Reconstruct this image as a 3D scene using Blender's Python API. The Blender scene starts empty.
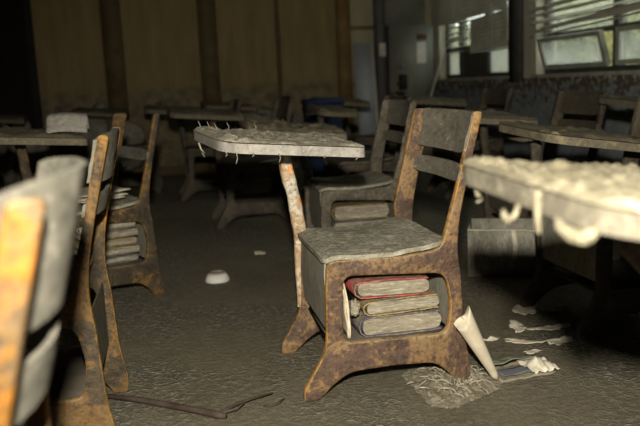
import bpy, bmesh, math, random
from mathutils import Vector, Matrix, noise

# ------------------------------------------------------------------ camera, sky, flash, exposure
scene = bpy.context.scene
COL = scene.collection
scene.view_settings.view_transform = 'Standard'
scene.view_settings.look = 'None'
scene.view_settings.gamma = 1.0
scene.view_settings.use_curve_mapping = False
scene.view_settings.exposure = 0.0

PITCH, ROLL, CAMZ, FPX = math.radians(9.7), 0.045, 0.95, 753.0
down = Vector((0, -math.sin(PITCH), -math.cos(PITCH)))
fwd = Vector((0, math.cos(PITCH), -math.sin(PITCH)))
right = math.cos(ROLL) * Vector((1, 0, 0)) + math.sin(ROLL) * down
up = -(-math.sin(ROLL) * Vector((1, 0, 0)) + math.cos(ROLL) * down)
cam_data = bpy.data.cameras.new('camera')
cam = bpy.data.objects.new('camera', cam_data)
COL.objects.link(cam)
m = Matrix((right, up, -fwd)).transposed().to_4x4()
m.translation = Vector((0, 0, CAMZ))
cam.matrix_world = m
cam_data.sensor_width = 36.0
cam_data.lens = 36.0 * FPX / 640.0
cam_data.clip_start = 0.02
cam_data.dof.use_dof = True
cam_data.dof.focus_distance = 2.42
cam_data.dof.aperture_fstop = 2.7
scene.camera = cam

world = bpy.data.worlds.new('sky')
scene.world = world
world.use_nodes = True
wn = world.node_tree.nodes
wn['Background'].inputs[0].default_value = (0.95, 0.98, 0.93, 1)
wn['Background'].inputs[1].default_value = 3.0

# the photographer's flash, a little above the lens
fl = bpy.data.lights.new('flash', 'SPOT')
fl.energy = 425
fl.color = (1.0, 0.93, 0.78)
fl.spot_size = math.radians(88)
fl.spot_blend = 0.75
fl.shadow_soft_size = 0.03
flash = bpy.data.objects.new('flash', fl)
COL.objects.link(flash)
flash.location = (0.0, 0.0, 1.185)
aim = Vector((0.30, 2.6, 0.42)) - flash.location
flash.rotation_euler = aim.to_track_quat('-Z', 'Y').to_euler()

# ------------------------------------------------------------------ helpers
def mesh_data(name, verts, faces, mat, smooth=False):
    me = bpy.data.meshes.new(name)
    me.from_pydata([tuple(v) for v in verts], [], faces)
    bm = bmesh.new(); bm.from_mesh(me)
    bmesh.ops.recalc_face_normals(bm, faces=bm.faces)
    bm.to_mesh(me); bm.free()
    if mat: me.materials.append(mat)
    if smooth:
        for p in me.polygons: p.use_smooth = True
    return me

def add(name, me, parent=None, loc=(0, 0, 0), rot=(0, 0, 0)):
    o = bpy.data.objects.new(name, me)
    COL.objects.link(o)
    o.location = loc; o.rotation_euler = rot
    if parent: o.parent = parent
    return o

def tag(o, label=None, cat=None, group=None, kind=None):
    if label: o['label'] = label
    if cat: o['category'] = cat
    if group: o['group'] = group
    if kind: o['kind'] = kind
    return o

def empty(name, loc, rz=0):
    o = bpy.data.objects.new(name, None)
    COL.objects.link(o)
    o.empty_display_size = 0.1
    o.location = loc; o.rotation_euler = (0, 0, rz)
    return o

class MB:
    """collects verts and faces of one mesh"""
    def __init__(s): s.v = []; s.f = []
    def box(s, x0, x1, y0, y1, z0, z1, M=None):
        b = len(s.v)
        for p in ((x0,y0,z0),(x1,y0,z0),(x1,y1,z0),(x0,y1,z0),(x0,y0,z1),(x1,y0,z1),(x1,y1,z1),(x0,y1,z1)):
            p = Vector(p); s.v.append(M @ p if M else p)
        s.f += [tuple(b+i for i in q) for q in ((0,3,2,1),(4,5,6,7),(0,1,5,4),(1,2,6,5),(2,3,7,6),(3,0,4,7))]
        return s
    def tube(s, pts, rad, n=7):
        pts = [Vector(p) for p in pts]
        b = len(s.v)
        for i, p in enumerate(pts):
            d = (pts[min(i+1, len(pts)-1)] - pts[max(i-1, 0)]).normalized()
            a = d.cross(Vector((0, 0, 1)))
            if a.length < 1e-3: a = d.cross(Vector((1, 0, 0)))
            a.normalize(); c = d.cross(a)
            r = rad[i] if isinstance(rad, (list, tuple)) else rad
            for k in range(n):
                t = 2*math.pi*k/n
                s.v.append(p + a*math.cos(t)*r + c*math.sin(t)*r)
        for i in range(len(pts)-1):
            for k in range(n):
                k2 = (k+1) % n
                s.f.append((b+i*n+k, b+i*n+k2, b+(i+1)*n+k2, b+(i+1)*n+k))
        s.f.append(tuple(b+k for k in range(n)))
        s.f.append(tuple(b+(len(pts)-1)*n+k for k in range(n)))
        return s
    def lathe(s, prof, n=24, c=(0, 0, 0)):
        b = len(s.v); c = Vector(c)
        for r, z in prof:
            for k in range(n):
                t = 2*math.pi*k/n
                s.v.append(c + Vector((r*math.cos(t), r*math.sin(t), z)))
        for i in range(len(prof)-1):
            for k in range(n):
                k2 = (k+1) % n
                s.f.append((b+i*n+k, b+i*n+k2, b+(i+1)*n+k2, b+(i+1)*n+k))
        return s
    def grid(s, fn, nu, nv):
        b = len(s.v)
        for i in range(nu+1):
            for j in range(nv+1):
                s.v.append(Vector(fn(i/nu, j/nv)))
        for i in range(nu):
            for j in range(nv):
                q = b+i*(nv+1)+j
                s.f.append((q, q+nv+1, q+nv+2, q+1))
        return s
    def slab(s, fn, nu, nv, th):
        """grid with thickness along -normal-ish vector th(u,v)"""
        b = len(s.v)
        s.grid(fn, nu, nv)
        n = (nu+1)*(nv+1)
        for i in range(nu+1):
            for j in range(nv+1):
                s.v.append(Vector(fn(i/nu, j/nv)) + Vector(th(i/nu, j/nv) if callable(th) else th))
        for i in range(nu):
            for j in range(nv):
                q = b+n+i*(nv+1)+j
                s.f.append((q, q+1, q+nv+2, q+nv+1))
        w = nv+1
        def side(a, c): s.f.append((b+a, b+c, b+n+c, b+n+a))
        for j in range(nv):
            side(j, j+1); side(nu*w+j+1, nu*w+j)
        for i in range(nu):
            side((i+1)*w, i*w); side(i*w+nv, (i+1)*w+nv)
        return s
    def data(s, name, mat, smooth=False, bevel=0, seg=2):
        me = mesh_data(name, s.v, s.f, mat, smooth)
        if bevel:
            bm = bmesh.new(); bm.from_mesh(me)
            bmesh.ops.bevel(bm, geom=[e for e in bm.edges if e.calc_face_angle(0) > 0.6], offset=bevel, segments=seg, affect='EDGES', clamp_overlap=True)
            bm.to_mesh(me); bm.free()
            for p in me.polygons: p.use_smooth = True
        return me
    def build(s, name, mat, parent=None, smooth=False, bevel=0, loc=(0,0,0), rot=(0,0,0)):
        me = s.data(name, mat, smooth, bevel)
        o = add(name, me, parent, loc, rot)
        return o

def auto_smooth(me, ang=0.6):
    for p in me.polygons: p.use_smooth = True
    bm = bmesh.new(); bm.from_mesh(me)
    for e in bm.edges:
        if len(e.link_faces) == 2 and e.calc_face_angle(0) > ang: e.smooth = False
    bm.to_mesh(me); bm.free()
    return me

def round_poly(pts, seg=5):
    """pts: (x, y, radius) -> polygon with rounded corners"""
    out = []
    n = len(pts)
    for i in range(n):
        p = Vector(pts[i][:2]); r = pts[i][2]
        a = Vector(pts[i-1][:2]); b = Vector(pts[(i+1) % n][:2])
        if r <= 0: out.append(p); continue
        da, db = (a-p), (b-p)
        la, lb = da.length, db.length
        da.normalize(); db.normalize()
        t = min(r, la*0.48, lb*0.48)
        p0, p2 = p+da*t, p+db*t
        for k in range(seg+1):
            u = k/seg
            out.append(p0*(1-u)**2 + p*2*u*(1-u) + p2*u*u)
    return out

RIM = {}
def plate(name, outline, holes, th, bev, mat):
    """flat cut-out plate in the x-z plane, thickness th along y, bevelled"""
    cu = bpy.data.curves.new(name, 'CURVE')
    cu.dimensions = '2D'; cu.fill_mode = 'BOTH'
    cu.extrude = th/2-bev; cu.bevel_depth = bev; cu.bevel_resolution = 1
    cu.offset = -bev
    for poly in [outline]+holes:
        sp = cu.splines.new('POLY'); sp.points.add(len(poly)-1)
        for q, p in zip(sp.points, poly): q.co = (p[0], p[1], 0, 1)
        sp.use_cyclic_u = True
    o = bpy.data.objects.new(name, cu); COL.objects.link(o)
    dg = bpy.context.evaluated_depsgraph_get()
    me = bpy.data.meshes.new_from_object(o.evaluated_get(dg))
    bpy.data.objects.remove(o); bpy.data.curves.remove(cu)
    me.name = name
    me.transform(Matrix(((1,0,0,0),(0,0,-1,0),(0,1,0,0),(0,0,0,1))))
    me.materials.clear(); me.materials.append(mat)
    bm = bmesh.new(); bm.from_mesh(me)
    bmesh.ops.remove_doubles(bm, verts=bm.verts, dist=1e-5)
    bmesh.ops.recalc_face_normals(bm, faces=bm.faces)
    if mat.name in RIM:
        me.materials.append(RIM[mat.name])
        for f in bm.faces:
            if abs(f.normal.y) < 0.92: f.material_index = 1
    bm.to_mesh(me); bm.free()
    return auto_smooth(me, 0.9)

def fbm(p, o=4): return noise.fractal(Vector(p), 1.0, 2.0, o)

# ------------------------------------------------------------------ materials
def new_mat(name):
    mt = bpy.data.materials.new(name); mt.use_nodes = True
    nt = mt.node_tree
    return mt, nt, nt.nodes, nt.links, nt.nodes['Principled BSDF']

def coords(N, L, kind='Object', scale=(1,1,1), vary=True):
    tc = N.new('ShaderNodeTexCoord')
    mp = N.new('ShaderNodeMapping'); mp.inputs['Scale'].default_value = scale
    L.new(tc.outputs[kind], mp.inputs['Vector'])
    return mp.outputs[0]

def noise_tex(N, L, vec, scale, detail=6, rough=0.6, rnd=None, dist=0):
    t = N.new('ShaderNodeTexNoise')
    t.noise_dimensions = '4D'
    t.inputs['Scale'].default_value = scale; t.inputs['Detail'].default_value = detail
    t.inputs['Roughness'].default_value = rough; t.inputs['Distortion'].default_value = dist
    L.new(vec, t.inputs['Vector'])
    if rnd: L.new(rnd, t.inputs['W'])
    return t.outputs['Fac']

def ramp(N, L, fac, stops):
    r = N.new('ShaderNodeValToRGB')
    e = r.color_ramp.elements
    while len(e) < len(stops): e.new(0.5)
    for q, (p, c) in zip(e, stops):
        q.position = p; q.color = (c, c, c, 1) if isinstance(c, (int, float)) else (*c, 1)
    L.new(fac, r.inputs[0])
    return r.outputs[0]

def mix(N, L, fac, a, b, mode='MIX'):
    x = N.new('ShaderNodeMix'); x.data_type = 'RGBA'; x.blend_type = mode
    for sock, val in ((x.inputs['Factor'], fac), (x.inputs['A'], a), (x.inputs['B'], b)):
        if isinstance(val, (int, float)): sock.default_value = val
        elif isinstance(val, tuple): sock.default_value = (*val, 1)
        else: L.new(val, sock)
    return x.outputs['Result']

def math_n(N, L, op, a, b=0.0):
    x = N.new('ShaderNodeMath'); x.operation = op
    for i, val in enumerate((a, b)):
        if isinstance(val, (int, float)): x.inputs[i].default_value = val
        else: L.new(val, x.inputs[i])
    return x.outputs[0]

def bump(N, L, h, strength, dist, B):
    b = N.new('ShaderNodeBump'); b.inputs['Strength'].default_value = strength; b.inputs['Distance'].default_value = dist
    L.new(h, b.inputs['Height']); L.new(b.outputs[0], B.inputs['Normal'])
    return b

def rnd_w(N, L):
    oi = N.new('ShaderNodeObjectInfo')
    return math_n(N, L, 'MULTIPLY', oi.outputs['Random'], 40.0)

def rust_mat(name, paint, rust, dust, amt=0.5, orange=(0.42, 0.19, 0.045), dust_amt=0.5):
    mt, nt, N, L, B = new_mat(name)
    v = coords(N, L); w = rnd_w(N, L)
    n1 = noise_tex(N, L, v, 8, 10, 0.74, w, 0.5)
    n2 = noise_tex(N, L, v, 26, 8, 0.72, w)
    n3 = noise_tex(N, L, v, 70, 4, 0.65, w)
    n4 = noise_tex(N, L, v, 5, 7, 0.68, w, 1.2)
    t = 0.60-0.22*amt
    c = mix(N, L, ramp(N, L, n1, [(t-.10, 0), (t-.03, 1)]), tuple(x*.62 for x in paint), paint)
    c = mix(N, L, ramp(N, L, n1, [(t, 0), (t+.05, 1)]), c, rust)
    c = mix(N, L, ramp(N, L, n2, [(.56, 0), (.66, .6)]), c, tuple(min(1, x*1.55) for x in rust))
    geo = N.new('ShaderNodeNewGeometry')
    patch = ramp(N, L, n4, [(0.70-0.25*amt, 0), (0.76-0.25*amt, 1)])
    e3 = math_n(N, L, 'MULTIPLY', patch, ramp(N, L, n2, [(0.42, 0), (0.55, 1)]))
    c = mix(N, L, e3, c, orange)
    nz = N.new('ShaderNodeSeparateXYZ'); L.new(geo.outputs['Normal'], nz.inputs[0])
    d = math_n(N, L, 'ADD', math_n(N, L, 'MULTIPLY', nz.outputs[2], 0.3), n1)
    c = mix(N, L, math_n(N, L, 'MULTIPLY', ramp(N, L, d, [(0.55, 0), (0.8, 1)]), dust_amt), c, dust)
    c = mix(N, L, math_n(N, L, 'MULTIPLY', ramp(N, L, n3, [(0.34, 1), (0.52, 0)]), 0.6), c, (0.02, 0.014, 0.01))
    L.new(c, B.inputs['Base Color'])
    B.inputs['Roughness'].default_value = 0.62
    B.inputs['Specular IOR Level'].default_value = 0.35
    h = math_n(N, L, 'ADD', n2, math_n(N, L, 'MULTIPLY', n3, 0.5))
    bump(N, L, h, 1.0, 0.008, B)
    return mt

def mud_mat(name, c1, c2, c3, scale=1.0, strength=0.8, dist=0.006, crack=0.0, stretch=(1,1,1), spec=0.15, speck=0.0):
    mt, nt, N, L, B = new_mat(name)
    v = coords(N, L, 'Object', stretch); w = rnd_w(N, L)
    n1 = noise_tex(N, L, v, 5*scale, 8, 0.65, w)
    n2 = noise_tex(N, L, v, 24*scale, 7, 0.7, w, 0.3)
    n3 = noise_tex(N, L, v, 80*scale, 4, 0.6, w)
    c = mix(N, L, ramp(N, L, n1, [(0.35, 0), (0.62, 1)]), c1, c2)
    c = mix(N, L, ramp(N, L, n2, [(0.5, 0), (0.66, 1)]), c, c3)
    c = mix(N, L, math_n(N, L, 'MULTIPLY', ramp(N, L, n3, [(0.32, 1), (0.5, 0)]), 0.5), c, tuple(x*0.35 for x in c1))
    if speck: c = mix(N, L, math_n(N, L, 'MULTIPLY', ramp(N, L, n3, [(0.62, 0), (0.68, 1)]), speck), c, (0.5, 0.47, 0.4))
    h = math_n(N, L, 'ADD', n2, math_n(N, L, 'MULTIPLY', n3, 0.45))
    if crack:
        wv = N.new('ShaderNodeVectorMath'); wv.operation = 'ADD'
        nn = N.new('ShaderNodeTexNoise'); nn.inputs['Scale'].default_value = 12*scale
        L.new(v, nn.inputs['Vector'])
        sc = N.new('ShaderNodeVectorMath'); sc.operation = 'SCALE'; sc.inputs['Scale'].default_value = 0.06/scale
        L.new(nn.outputs['Color'], sc.inputs[0])
        L.new(v, wv.inputs[0]); L.new(sc.outputs[0], wv.inputs[1])
        vo = N.new('ShaderNodeTexVoronoi'); vo.feature = 'DISTANCE_TO_EDGE'; vo.inputs['Scale'].default_value = 26*scale
        L.new(wv.outputs[0], vo.inputs['Vector'])
        k = ramp(N, L, vo.outputs['Distance'], [(0.02, 0), (0.12, 1)])
        h = math_n(N, L, 'ADD', h, math_n(N, L, 'MULTIPLY', k, crack))
        c = mix(N, L, math_n(N, L, 'MULTIPLY', math_n(N, L, 'SUBTRACT', 1.0, k), 0.5*crack), c, tuple(x*0.4 for x in c1))
    L.new(c, B.inputs['Base Color'])
    B.inputs['Roughness'].default_value = 0.85
    B.inputs['Specular IOR Level'].default_value = spec
    bump(N, L, h, strength, dist, B)
    return mt

def plain_mat(name, col, rough=0.7, var=0.25, scale=12, spec=0.25, metal=0.0, bstr=0.2):
    mt, nt, N, L, B = new_mat(name)
    v = coords(N, L); w = rnd_w(N, L)
    n1 = noise_tex(N, L, v, scale, 6, 0.65, w)
    c = mix(N, L, ramp(N, L, n1, [(0.35, 0), (0.68, 1)]), tuple(x*(1-var) for x in col), tuple(min(1, x*(1+var)) for x in col))
    L.new(c, B.inputs['Base Color'])
    B.inputs['Roughness'].default_value = rough; B.inputs['Specular IOR Level'].default_value = spec
    B.inputs['Metallic'].default_value = metal
    bump(N, L, n1, bstr, 0.004, B)
    return mt

PAINT = (0.105, 0.064, 0.045)
M_frame = rust_mat('rusty brown steel', PAINT, (0.23, 0.14, 0.065), (0.3, 0.25, 0.18), 0.5, (0.36, 0.2, 0.06), 0.5)
RIM[M_frame.name] = rust_mat('rusty steel edge', (0.16, 0.095, 0.045), (0.4, 0.23, 0.08), (0.42, 0.34, 0.22), 0.85, (0.56, 0.29, 0.06), 0.5)
M_frame_dull = rust_mat('muddy brown steel', (0.13, 0.11, 0.08), (0.18, 0.15, 0.105), (0.24, 0.215, 0.17), 0.3, (0.2, 0.14, 0.06), 0.7)
RIM[M_frame_dull.name] = rust_mat('muddy brown steel edge', (0.21, 0.18, 0.13), (0.28, 0.22, 0.13), (0.25, 0.22, 0.165), 0.4, (0.28, 0.19, 0.07), 0.7)
M_frame_bright = rust_mat('flaking orange rust steel', (0.11, 0.07, 0.03), (0.19, 0.085, 0.010), (0.3, 0.25, 0.17), 0.7, (0.26, 0.095, 0.006), 0.75)
M_frame_mid = rust_mat('dark flaking rust steel', (0.06, 0.045, 0.027), (0.16, 0.09, 0.03), (0.22, 0.18, 0.12), 0.5, (0.42, 0.19, 0.02), 0.4)
RIM[M_frame_mid.name] = rust_mat('flaking rust steel edge', (0.13, 0.085, 0.042), (0.3, 0.17, 0.04), (0.3, 0.25, 0.16), 0.75, (0.46, 0.23, 0.03), 0.5)
M_post = rust_mat('white and orange flaking post', (0.6, 0.54, 0.44), (0.42, 0.3, 0.18), (0.6, 0.55, 0.45), 0.72, (0.78, 0.26, 0.015), 0.1)
M_wood = mud_mat('mud caked plywood', (0.13, 0.118, 0.09), (0.175, 0.16, 0.125), (0.21, 0.195, 0.155), 1.0, 0.7, 0.004, 0.0, (1, 0.35, 1))
M_slat = mud_mat('mud filmed back board', (0.13, 0.118, 0.092), (0.165, 0.15, 0.118), (0.205, 0.188, 0.15), 0.9, 0.45, 0.002, 0.0, (1, 0.5, 1), 0.2, 0.5)
M_slat_light = mud_mat('pale grey back board', (0.13, 0.122, 0.098), (0.17, 0.16, 0.13), (0.24, 0.225, 0.185), 0.9, 0.45, 0.002, 0.0, (1, 0.5, 1), 0.2, 0.3)
M_seat = mud_mat('grey cracked mud on seat', (0.23, 0.215, 0.165), (0.34, 0.32, 0.25), (0.52, 0.49, 0.4), 1.3, 0.9, 0.006, 0.25, (0.8, 0.5, 1), 0.15, 0.25)
M_panel = mud_mat('mud streaked steel panel', (0.21, 0.195, 0.155), (0.28, 0.262, 0.21), (0.34, 0.32, 0.26), 1.0, 0.6, 0.003, 0.0, (1, 1, 0.4))
M_top = mud_mat('dusty desktop edge', (0.25, 0.235, 0.205), (0.34, 0.32, 0.285), (0.43, 0.405, 0.35), 1.5, 0.5, 0.003)
M_mud = mud_mat('pale dried mud crust', (0.28, 0.25, 0.19), (0.4, 0.365, 0.29), (0.5, 0.465, 0.38), 1.4, 1.0, 0.008, 0.0, (1, 1, 1), 0.1, 0.3)
M_mud_near = mud_mat('near dried mud crust', (0.17, 0.15, 0.1), (0.25, 0.225, 0.155), (0.34, 0.305, 0.22), 1.4, 1.0, 0.008, 0.0, (1, 1, 1), 0.1, 0.2)  # darker copy of the pale crust, toned down against the close flash
M_top_near = mud_mat('near dusty desktop edge', (0.09, 0.08, 0.06), (0.14, 0.126, 0.095), (0.2, 0.18, 0.135), 1.5, 0.5, 0.003)  # desktop edge copy, likewise darkened in colour against the flash
M_mud_dull = mud_mat('brown dried mud crust', (0.14, 0.125, 0.09), (0.2, 0.175, 0.125), (0.3, 0.24, 0.13), 1.4, 1.0, 0.008)
M_frame_far = rust_mat('shade dimmed muddy steel', (0.062, 0.05, 0.034), (0.09, 0.07, 0.042), (0.13, 0.112, 0.08), 0.3, (0.14, 0.095, 0.04), 0.6)  # far copies down to the panel: dimness of the back put into colour
M_slat_far = mud_mat('shade dimmed brown back board', (0.06, 0.05, 0.034), (0.08, 0.068, 0.047), (0.11, 0.095, 0.068), 0.9, 0.45, 0.002, 0.0, (1, 0.5, 1), 0.2)
M_seat_far = mud_mat('shade dimmed muddy seat', (0.09, 0.08, 0.06), (0.13, 0.115, 0.088), (0.18, 0.165, 0.13), 1.3, .8, 0.005)
M_mud_far = mud_mat('shade dimmed dried mud crust', (0.1, 0.088, 0.062), (0.14, 0.122, 0.085), (0.2, 0.17, 0.1), 1.4, 1.0, 0.008)
M_panel_far = mud_mat('shade dimmed muddy panel', (0.085, 0.075, 0.055), (0.11, 0.098, 0.072), (0.14, 0.125, 0.095), 1.0, 0.6, 0.003)  # panel copy with shade in its colour, also used on the mid left desk
M_dark_in = plain_mat('dark box bottom', (0.07, 0.06, 0.045), 0.85)
M_page = mud_mat('swollen muddy pages', (0.2, 0.175, 0.13), (0.32, 0.285, 0.215), (0.52, 0.475, 0.375), 2.0, 1.0, 0.004, 0.0, (0.4, 0.4, 3.0))
M_red = plain_mat('pink red cloth cover', (0.42, 0.085, 0.09), 0.7, 0.35, 20)
M_olive = plain_mat('ochre cloth cover', (0.3, 0.22, 0.075), 0.7, 0.3, 20)
M_purple = plain_mat('purple grey cover', (0.15, 0.13, 0.22), 0.7, 0.4, 20)
M_greycover = plain_mat('slate grey cover', (0.13, 0.135, 0.15), 0.7, 0.3, 20)
M_paper = plain_mat('stained cream paper', (0.62, 0.55, 0.42), 0.75, 0.22, 9)
M_paper_w = plain_mat('dirty white paper', (0.62, 0.57, 0.46), 0.75, 0.35, 22)
M_paper_g = plain_mat('greenish page', (0.2, 0.21, 0.15), 0.75, 0.3, 14)
M_plaster = plain_mat('white ceramic', (0.68, 0.66, 0.62), 0.5, 0.12, 14)
M_bark = plain_mat('dark wet bark', (0.055, 0.04, 0.03), 0.8, 0.4, 25)

# ------------------------------------------------------------------ room: s along the back wall, q away from the camera
A = math.atan2(0.2, 0.98)
UU = Vector((math.cos(A), math.sin(A), 0)); WW = Vector((-math.sin(A), math.cos(A), 0))
RO = Vector((0, 9.0, 0))
RM = Matrix.Translation(RO) @ Matrix.Rotation(A, 4, 'Z')
SR, SL, QF = 1.46, -4.7, -11.0

def room_box(name, boxes, mat, kind='structure', bevel=0):
    mb = MB()
    for b in boxes: mb.box(*b)
    me = mb.data(name, mat, False, bevel)
    o = add(name, me); o.matrix_world = RM
    if kind: o['kind'] = kind
    return o

def floor_mat():
    mt, nt, N, L, B = new_mat('mud caked floor')
    v = coords(N, L, 'Object')
    nw = N.new('ShaderNodeTexNoise'); nw.inputs['Scale'].default_value = 9; nw.inputs['Detail'].default_value = 3
    L.new(v, nw.inputs['Vector'])
    sc = N.new('ShaderNodeVectorMath'); sc.operation = 'SCALE'; sc.inputs['Scale'].default_value = 0.09
    L.new(nw.outputs['Color'], sc.inputs[0])
    ad = N.new('ShaderNodeVectorMath'); ad.operation = 'ADD'
    L.new(v, ad.inputs[0]); L.new(sc.outputs[0], ad.inputs[1])
    vo = N.new('ShaderNodeTexVoronoi'); vo.feature = 'DISTANCE_TO_EDGE'; vo.inputs['Scale'].default_value = 36
    L.new(ad.outputs[0], vo.inputs['Vector'])
    zone = noise_tex(N, L, v, 1.7, 4, 0.55)
    zz = ramp(N, L, zone, [(0.46, 0.12), (0.56, 1)])
    ridge = ramp(N, L, vo.outputs['Distance'], [(0.0, 1), (0.16, 0)])
    n1 = noise_tex(N, L, v, 3.2, 6, 0.6)
    n2 = noise_tex(N, L, v, 38, 6, 0.7)
    n3 = noise_tex(N, L, v, 150, 3, 0.6)
    rz = math_n(N, L, 'MULTIPLY', math_n(N, L, 'MULTIPLY', ridge, zz), ramp(N, L, n2, [(0.38, 0), (0.55, 1)]))
    c = mix(N, L, ramp(N, L, n1, [(0.35, 0), (0.65, 1)]), (0.112, 0.098, 0.067), (0.17, 0.15, 0.104))
    c = mix(N, L, ramp(N, L, zone, [(0.48, 0), (0.56, 1)]), c, (0.108, 0.099, 0.075))
    c = mix(N, L, ramp(N, L, n2, [(0.48, 0), (0.7, 1)]), c, (0.19, 0.172, 0.128))
    c = mix(N, L, math_n(N, L, 'MULTIPLY', ramp(N, L, n3, [(0.3, 1), (0.5, 0)]), 0.5), c, (0.05, 0.044, 0.032))
    c = mix(N, L, math_n(N, L, 'MULTIPLY', rz, 0.9), c, (0.34, 0.31, 0.24))
    L.new(c, B.inputs['Base Color'])
    B.inputs['Roughness'].default_value = 0.75
    B.inputs['Specular IOR Level'].default_value = 0.25
    h = math_n(N, L, 'ADD', math_n(N, L, 'MULTIPLY', n2, 0.8), math_n(N, L, 'MULTIPLY', rz, 0.6))
    h = math_n(N, L, 'ADD', h, math_n(N, L, 'MULTIPLY', n3, 0.3))
    bump(N, L, h, 1.0, 0.012, B)
    return mt
M_floor = floor_mat()

def wall_mat(name, top, low, mud, line=0.97, soft=0.05, peel=None, peel_at=0.0):
    mt, nt, N, L, B = new_mat(name)
    v = coords(N, L, 'Object')
    n1 = noise_tex(N, L, v, 1.6, 7, 0.62)
    vs = coords(N, L, 'Object', (3, 3, 0.5))
    n2 = noise_tex(N, L, vs, 3, 6, 0.65)
    n3 = noise_tex(N, L, v, 9, 6, 0.6)
    sp = N.new('ShaderNodeSeparateXYZ')
    tc = N.new('ShaderNodeTexCoord'); L.new(tc.outputs['Object'], sp.inputs[0])
    zz = math_n(N, L, 'ADD', sp.outputs[2], math_n(N, L, 'MULTIPLY', math_n(N, L, 'SUBTRACT', n1, 0.5), 0.12))
    fz = N.new('ShaderNodeMapRange'); fz.inputs[1].default_value = line-soft; fz.inputs[2].default_value = line+soft
    L.new(zz, fz.inputs[0])
    ct = mix(N, L, ramp(N, L, n2, [(0.35, 0), (0.7, 1)]), top, tuple(x*0.72 for x in top))
    cl = mix(N, L, ramp(N, L, n3, [(0.4, 0), (0.62, 1)]), low, mud)
    c = mix(N, L, fz.outputs[0], cl, ct)
    if peel:
        n3 = noise_tex(N, L, v, 17, 7, 0.66)
        pz = N.new('ShaderNodeMapRange'); pz.inputs[1].default_value = peel_at; pz.inputs[2].default_value = line
        L.new(zz, pz.inputs[0])
        lim = N.new('ShaderNodeMath'); lim.operation = 'LESS_THAN'; lim.inputs[1].default_value = line+.02; L.new(sp.outputs[2], lim.inputs[0])
        k = math_n(N, L, 'MULTIPLY', lim.outputs[0], math_n(N, L, 'ADD', n3, math_n(N, L, 'MULTIPLY', pz.outputs[0], 0.17)))
        c = mix(N, L, ramp(N, L, k, [(0.62, 0), (0.65, 1)]), c, peel)
    L.new(c, B.inputs['Base Color'])
    B.inputs['Roughness'].default_value = 0.85; B.inputs['Specular IOR Level'].default_value = 0.15
    bump(N, L, math_n(N, L, 'ADD', n3, n1), 0.35, 0.01, B)
    return mt
M_wall_back = wall_mat('olive stained plaster', (0.225, 0.17, 0.08), (0.185, 0.155, 0.09), (0.1, 0.085, 0.05))
M_wall_cream = wall_mat('cream stained plaster', (0.34, 0.31, 0.2), (0.24, 0.22, 0.15), (0.15, 0.13, 0.085))
M_wall_right = wall_mat('blue grey peeling paint', (0.5, 0.48, 0.38), (0.2, 0.225, 0.24), (0.15, 0.16, 0.165), 0.9, 0.03, (0.09, 0.07, 0.048), 0.55)
M_batten = plain_mat('brown wooden batten', (0.085, 0.06, 0.028), 0.7, 0.3, 6)
M_batten_warm = plain_mat('warm brown wooden post', (0.17, 0.105, 0.04), 0.7, 0.3, 6)
M_dark = plain_mat('black and painted shade', (0.02, 0.016, 0.012), 0.9)  # painted shade in the corridor, plain black on door frame and lever
M_ceil = plain_mat('grey ceiling', (0.35, 0.34, 0.3), 0.9, 0.15, 3)

# floor with slight undulation
fb = MB()
def ffn(u, v):
    s = SL+(SR-SL)*u; q = QF+(0-QF)*v
    p = RM @ Vector((s, q, 0))
    return (s, q, 0.0)
fb.slab(ffn, 2, 2, (0, 0, -0.1))
o = fb.build('floor', M_floor); o.matrix_world = RM; o['kind'] = 'structure'
room_box('ceiling', [(SL-.2, SR+.2, QF-.2, 0.2, 2.95, 3.05)], M_ceil)
room_box('wall_back', [(-3.13, 0.37, 0, .2, 0, 2.95), (SL, -4.3, 0, .2, 0, 2.95), (-4.3, -3.13, 0, .2, 2.45, 2.95)], M_wall_back)
room_box('wall_back_right', [(0.37, SR+.2, 0, .2, 0, 2.95)], M_wall_cream)
room_box('wall_left', [(SL-.2, SL, QF-.2, .2, 0, 2.95)], M_wall_back)
room_box('wall_front', [(SL, SR, QF-.2, QF, 0, 2.95)], M_wall_back)
# doorway added for the dark far left, corridor shade painted near black
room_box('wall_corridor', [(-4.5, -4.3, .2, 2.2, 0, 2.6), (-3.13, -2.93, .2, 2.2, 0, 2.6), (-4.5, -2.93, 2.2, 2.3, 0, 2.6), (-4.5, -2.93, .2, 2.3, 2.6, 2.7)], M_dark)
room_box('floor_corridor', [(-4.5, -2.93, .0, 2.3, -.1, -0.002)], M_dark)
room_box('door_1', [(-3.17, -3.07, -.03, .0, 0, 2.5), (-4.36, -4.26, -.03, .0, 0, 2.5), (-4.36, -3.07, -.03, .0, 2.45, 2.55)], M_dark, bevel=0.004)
# battens on the back wall
room_box('trim_1', [(-2.36, -2.14, -.05, 0, 0, 2.95)], M_batten, bevel=0.005)
room_box('trim_2', [(-1.31, -1.10, -.05, 0, 0, 2.95)], M_batten, bevel=0.005)
room_box('trim_3', [(-0.43, -0.38, -.02, 0, 0, 2.95)], M_batten, bevel=0.004)
room_box('trim_4', [(0.29, 0.45, -.07, 0, 0, 2.95)], M_batten_warm, bevel=0.005)
room_box('trim_5', [(0.45, 0.8, -.03, 0, 1.56, 1.6)], M_batten_warm, bevel=0.004)
room_box('baseboard_back', [(-3.07, 0.29, -.02, 0, 0, .1)], M_batten)

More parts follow.
